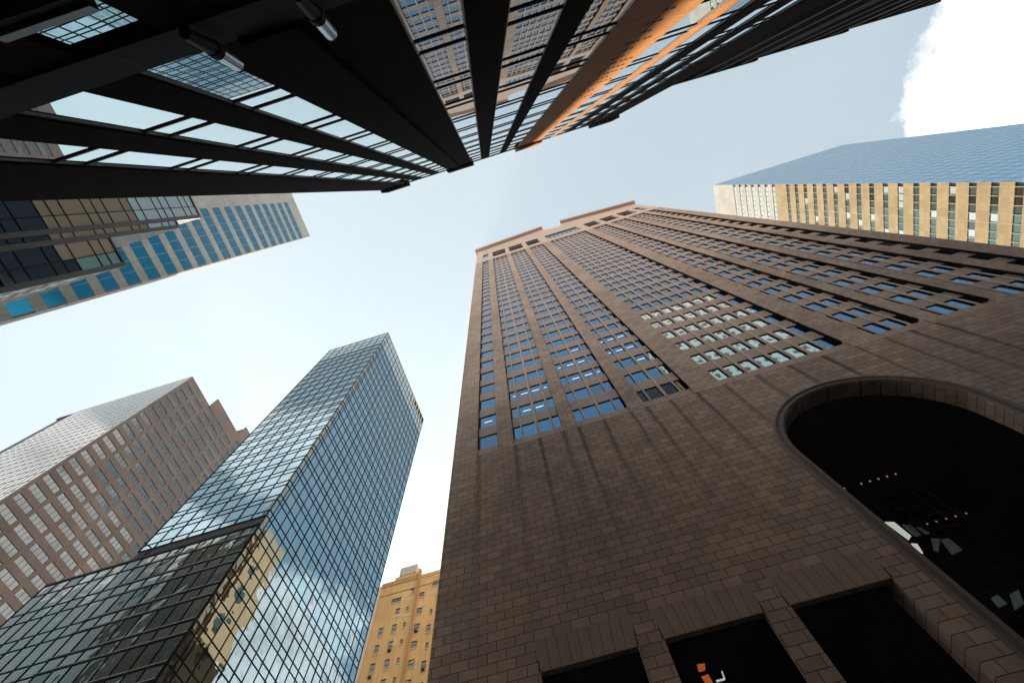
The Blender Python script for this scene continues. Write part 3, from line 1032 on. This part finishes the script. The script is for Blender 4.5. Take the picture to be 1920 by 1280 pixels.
# ------------------------------------------------------------------ 7. striped tower, left
def striped_tower():
    T = thing('striped_tower', 'pale grey tower banded with bright blue glass stripes, rising behind the dark brick block', 'office tower', (-55, -14, G))
    K = 0.656
    X, H = -76.2 * K, 200.0 * K
    F = Face('y', X, 1)
    w = MB()
    w.box(-60.2, X - .05, -45, -2.5 * K, G, H - .05, 'roof_felt')
    w.build('core', T)
    p = MB()
    F.box(p, -45, -17.0 * K, G, H, -.05, 0.0, 'grey_panel')
    F.box(p, -17.0 * K, -2.45 * K, 192.3 * K, H, -.05, 0.0, 'grey_panel')
    z = 192.3 * K
    items = []
    while z > 5:
        F.box(p, -17.0 * K, -2.45 * K, z - 6.1 * K, z - 3.7 * K, -.05, 0.0, 'grey_panel')
        vs = lin(-17.0 * K, -2.75 * K, 6)
        for i in range(6):
            items.append((F.quad(vs[i], vs[i + 1], z - 3.7 * K, z, -0.02, 0.004), 'stripe_glass'))
        z -= 6.1 * K
    p.build('wall', T)
    panes(items, T)
    g = MB()
    for v in lin(-17.0 * K, -2.75 * K, 6):
        F.box(g, v - .025, v + .025, 5, 192.3 * K, -.02, 0.02, 'grey_panel')
    g.build('mullion_grid', T)
    # grazing face along the avenue
    Fy = Face('x', -2.45 * K, 1)
    it = curtain(T, Fy, lin(-60.2, X, 8), lin(2, H, 50), lambda i, j: 'silver_curtain', frame='white_metal', fw=0.1, depth=0.03)
    panes(it, T, 'glass_panel', limit=60)
striped_tower()

# ------------------------------------------------------------------ 8. stepped dark glass block, left
def stepped_block():
    T = thing('stepped_glass_block', 'dark glass block stepping down towards the street, cream reflection painted on its upper panes', 'office building', (-45, -8, G))
    X = -30.0
    F = Face('y', X, 1)
    tiers = [(-5.0, -2.62, 38.9), (-5.75, -5.0, 47.8), (-26.0, -5.75, 52.0)]
    c = MB()
    for a0, a1, h in tiers:
        c.box(-46, X - .05, a0, a1 - .05, G, h - .05, 'roof_felt')
    c.build('core', T)
    items = []
    for ti, (a0, a1, h) in enumerate(tiers):
        n = 1 if a1 - a0 < 1 else max(2, round((a1 - a0) / 1.18))
        al = lin(a0, a1, n)
        zl = [h]
        while zl[-1] > 3:
            zl += [zl[-1] - 1.05, zl[-1] - 2.0, zl[-1] - 3.9]
        zl = sorted(zl)
        def mf(i, j, al=al, zl=zl):
            if zl[j] > 33.0 + (0.0 if al[i] > -8.5 else 3) and al[i] < -4.9:
                if zl[j] > 43:
                    return 'pale_window'
                return 'cream_reflection'
            return 'black_glass' if (i + j // 3) % 5 else 'green_window'
        items += curtain(T, F, al, zl, mf, fw=0.05, depth=0.05)
        Fy = Face('x', a1, 1)
        it = curtain(T, Fy, lin(-46, X, 12), zl, lambda i, j: 'silver_curtain', frame='white_metal', fw=0.05, depth=0.03)
        items += it
        e = MB()
        e.box(X - .3, X + .09, a1 - .3, a1 + .06, G, h, 'grey_metal')
        F.box(e, a0, a1 + .06, h, h + .18, -.3, 0.09, 'grey_metal')
        e.build('edge_trim', T)
    panes(items, T, 'glass_panel')
stepped_block()

# ------------------------------------------------------------------ 9. tan stone tower, far right
def tan_tower():
    T = thing('tan_stone_tower', 'tan stone tower with rows of green windows and one blue glass face', 'office tower', (105, 45, G))
    X, YF, H, XE = 79.4, 22.75, 170.0, 127.0
    YB = 75.0
    c = MB()
    c.box(X + .35, XE, YF + .06, YB, G, H - .05, 'roof_felt')
    c.build('core', T)
    F = Face('y', X, -1)
    w = MB()
    wins = []
    z = 156.0
    pale = []
    while z > 132:
        pale.append((z - 1.45, z)); z -= 3.6
    F.box(w, YF, YB, 156.0, H, -.35, 0, 'pale_stone')
    low = []
    z = 127.75
    while z > 8:
        low.append((z - 1.3, z)); z -= 3.57
    zs = sorted(pale + low, reverse=True)
    ztop = 156.0
    for (z0, z1) in zs:
        mt = 'pale_stone' if z1 > 128.5 else 'tan_stone'
        F.box(w, YF, YB, z1, ztop, -.35, 0, mt)
        if mt == 'tan_stone':                 # odd darker replacement slabs
            for k in random.sample(range(31), 4):
                v = 23 + 1.48 * k
                hh = (ztop - z1)
                F.box(w, v, v + 1.48, z1 + .03, z1 + hh * random.choice((.5, .95)), 0, 0.006, 'tan_stone_dark')
        ztop = z0
    F.box(w, YF, YB, G, ztop, -.35, 0, 'tan_stone')
    w.build('wall', T)
    items = []
    g = MB()
    vs = [YF + .75 + 1.48 * k for k in range(35)]
    for (z0, z1) in zs:
        up = z1 > 128.5
        for k in range(34):
            if vs[k + 1] > YB:
                break
            r = random.random()
            mt = 'pale_window' if up or r < .12 else ('green_window' if r < .8 else 'office_window')
            items.append((F.quad(vs[k], vs[k + 1], z0, z1, -.12, 0.006), mt))
        for v in vs:
            if v < YB:
                F.box(g, v - .05, v + .05, z0, z1, -.12, 0.02, 'pale_stone')
    for k in range(0, 35, 4):
        F.box(g, vs[k] + .04 - .02, vs[k] + .04 + .02, 8, 156, 0.0, 0.01, 'gold_trim')
    panes(items, T)
    g.build('window_bars', T)
    Fy = Face('x', YF, -1)
    al = lin(X + .01, XE, 20)
    zl = lin(4, 170, 56)
    zl = sorted(zl + [q + .9 for q in zl[:-1]])
    it = curtain(T, Fy, al, zl, lambda i, j: 'steel_blue_curtain', frame='blue_metal', fw=0.05, depth=0.02, tilt=0.0008)
    panes(it, T, 'glass_panel', limit=60)
tan_tower()

# ------------------------------------------------------------------ 10. golden stucco apartment building
def gold_building():
    T = thing('gold_stucco_building', 'golden stucco building with small sash windows, between the blue glass and granite towers', 'apartment building', (-25, 62, G))
    F = Face('x', 55.0, -1)
    w = MB()
    w.box(-35.4, -23.9, 55.0, 78, G, 59.3, 'gold_stucco')
    w.box(-35.4, -28.9, 54.9, 70, 59.3, 60.2, 'gold_trim')
    w.box(-28.9, -23.9, 54.9, 70, 59.3, 59.9, 'gold_stucco')
    w.box(-33.3, -29.1, 55.1, 65, 60.2, 61.0, 'gold_stucco')
    # paler patches, bounced sunlight painted into the wall colour
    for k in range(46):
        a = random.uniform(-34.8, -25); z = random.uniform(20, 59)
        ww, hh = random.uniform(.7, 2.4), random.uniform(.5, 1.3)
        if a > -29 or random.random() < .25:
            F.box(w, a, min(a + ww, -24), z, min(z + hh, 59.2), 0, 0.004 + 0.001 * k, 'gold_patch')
    for z in (22.0, 30.4, 38.8, 57.6):
        F.box(w, -35.4, -23.9, z, z + .14, 0, .09, 'gold_trim')
    w.build('wall', T)
    p = MB()
    F.box(p, -28.95, -28.6, G, 61.0, -.1, .35, 'gold_trim')
    p.build('pilaster', T)
    p = MB()
    F.box(p, -35.75, -35.35, G, 59.6, -.3, .25, 'white_metal')  # added white strip, stands in for a bright reflection along this edge
    p.build('glint_strip', T)
    fl = 2.68
    def win(a0, a1, z0, z1):
        o = MB()
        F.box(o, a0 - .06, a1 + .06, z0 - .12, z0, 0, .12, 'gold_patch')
        F.box(o, a0 - .05, a0, z0, z1 + .05, 0, .05, 'gold_trim')
        F.box(o, a1, a1 + .05, z0, z1 + .05, 0, .05, 'gold_trim')
        F.box(o, a0, a1, z1, z1 + .08, 0, .1, 'black_metal')
        f = o.build('window', T)
        q = MB()
        q.face(F.quad(a0, a1, z0, z1, 0.014, .006), 'sash_glass')
        q.build('pane', f)
        q = MB()
        F.box(q, a0, a1, (z0 + z1) / 2 - .03, (z0 + z1) / 2 + .03, .014, .04, 'black_metal')
        if a1 - a0 > 1.2:
            for u in (a0 + (a1 - a0) / 3, a0 + 2 * (a1 - a0) / 3):
                F.box(q, u - .03, u + .03, z0, z1, .014, .042, 'black_metal')
        q.build('sash_bar', f)
    win(-33.0, -31.4, 55.7, 56.4)
    win(-26.3, -24.7, 56.9, 57.7)
    for k in range(11):
        z = 51.65 - fl * k
        win(-34.0, -33.35, z - 1.25, z)
    for k in range(12):
        z = 54.35 - fl * k
        win(-31.9, -31.22, z - 1.3, z)
        win(-30.12, -29.8, z - .85, z - .15)
        win(-28.3, -27.5, z - 2.0, z - 1.0)
        win(-26.35, -25.72, z - 2.75, z - 1.65) if k % 2 else win(-26.1, -25.75, z - 2.5, z - 1.8)
        win(-24.5, -23.97, z - 1.25, z)
    win(-30.0, -29.4, 56.6, 57.4)
    win(-28.3, -27.5, 55.4, 56.2)
    for (u, z) in ((-31.56, 47.8), (-33.7, 44.6), (-27.9, 49.7), (-24.2, 49.4), (-31.56, 40.0), (-26.0, 43.7)):
        q = MB()
        F.box(q, u - .22, u + .22, z - .32, z, 0, .28, 'grey_metal')
        for k in range(4):
            F.box(q, u - .2, u + .2, z - .28 + k * .07, z - .25 + k * .07, .28, .29, 'black_metal')
        q.build('air_conditioner', T)
    # roof equipment
    e = MB()
    e.box(-33.0, -29.9, 55.6, 58.5, 61.0, 63.4, 'white_metal')
    for k in range(4):
        Face('x', 55.6, -1).box(e, -32.8 + k * .75, -32.25 + k * .75, 61.15, 61.7, 0, .03, 'black_metal')
    for k in range(3):
        Face('x', 55.6, -1).box(e, -33.0, -29.9, 62.1 + k * .4, 62.15 + k * .4, 0, .02, 'grey_metal')
    e.build('roof_penthouse', T)
    e = MB()
    for k in range(4):
        tube(e, (-29.7 + k * .3, 55.6, 61.0), (-29.7 + k * .3, 55.6, 62.3 - .25 * k), .04, .04, 'grey_metal', 6)
    tube(e, (-29.7, 55.6, 62.0), (-28.8, 55.6, 61.3), .04, .04, 'grey_metal', 6)
    e.build('roof_pipe', T)
gold_building()

# ------------------------------------------------------------------ buildings out of view
def plain_block(name, label, x0, x1, y0, y1, h, mat, faces, pw=3.4, ph=3.6, cat='building', wm='office_window'):
    T = thing(name, label, cat, ((x0 + x1) / 2, (y0 + y1) / 2, G))
    w = MB()
    w.box(x0, x1, y0, y1, G, h, mat)
    w.build('wall', T)
    q = MB()
    for ax, pos, side, a0, a1 in faces:
        F = Face(ax, pos, side)
        a = a0 + 1
        while a + pw * .55 < a1:
            z = 6
            while z + ph * .6 < h - 2:
                F.box(q, a, a + pw * .5, z, z + ph * .5, 0.0, 0.03, wm)
                z += ph
            a += pw
    q.build('window_rows', T, kind='stuff')
plain_block('charcoal_tower', 'charcoal tower seen only mirrored in the low greenish glass block', -125, -62, -70, -34.2, 124, 'black_metal',
            [('x', -34.2, 1, -125, -62)], 4.2, 5.0)
plain_block('added_shade_tower', 'added dark tower, unseen behind the black ribbed office block, keeps skylight off the granite', 30, 90, -29, -8.0, 86, 'black_metal',
            [('x', -8.0, 1, 30, 90)], 3.2, 3.4)  # added out of view to darken the granite base
plain_block('added_shade_block', 'added grey block beyond the tan stone tower, unseen, keeps low skylight off the avenue', 135, 240, -60, 60, 88, 'concrete',
            [('y', 135, -1, -60, 60)], 4.2, 5.0)  # unseen, put in to block horizon light along the avenue
plain_block('added_shade_block', 'added grey block behind the low greenish glass block, unseen, keeps skylight off the avenue', -260, -150, -40, 22, 58, 'concrete',
            [('y', -150, 1, -40, 22)], 4.2, 5.0)  # unseen counterpart, blocks horizon light from the other end
plain_block('cream_tower', 'tall cream stone tower, seen only mirrored in the central windows of the stone tower', 73, 122, -92, -60, 285, 'cream_stone',
            [('x', -60, 1, 73, 122), ('y', 73, -1, -92, -60)], 4.4, 6.0, wm='red_window')
plain_block('orange_block', 'orange rendered block, seen only mirrored in the side of the blue glass tower', -9.9, 8, 38.2, 43.6, 60, 'render_orange',
            [('y', -9.9, -1, 38.2, 43.6)], 3.2, 4.2)
plain_block('slate_block', 'dark slate block seen only mirrored in the low greenish glass block', -42, -16, -40, -15, 70, 'dark_brick',
            [('x', -15, 1, -42, -16)], 3.2, 3.6)

# ------------------------------------------------------------------ city haze
hz = MB()
hz.box(-240, 240, -110, 120, G - 1.0, 296, 'dark_void')
hm = bpy.data.materials.new('haze_air')
hm.use_nodes = True
ht = hm.node_tree
ht.nodes.clear()
ho = ht.nodes.new('ShaderNodeOutputMaterial')
hv = ht.nodes.new('ShaderNodeVolumePrincipled')
hv.inputs['Color'].default_value = (0.95, 0.97, 1.0, 1)
hv.inputs['Density'].default_value = 0.0005
hv.inputs['Anisotropy'].default_value = 0.2
ht.links.new(hv.outputs[0], ho.inputs['Volume'])
MATS['haze_air'] = hm
hz.mats = ['haze_air']
hz.build('haze', kind='stuff')
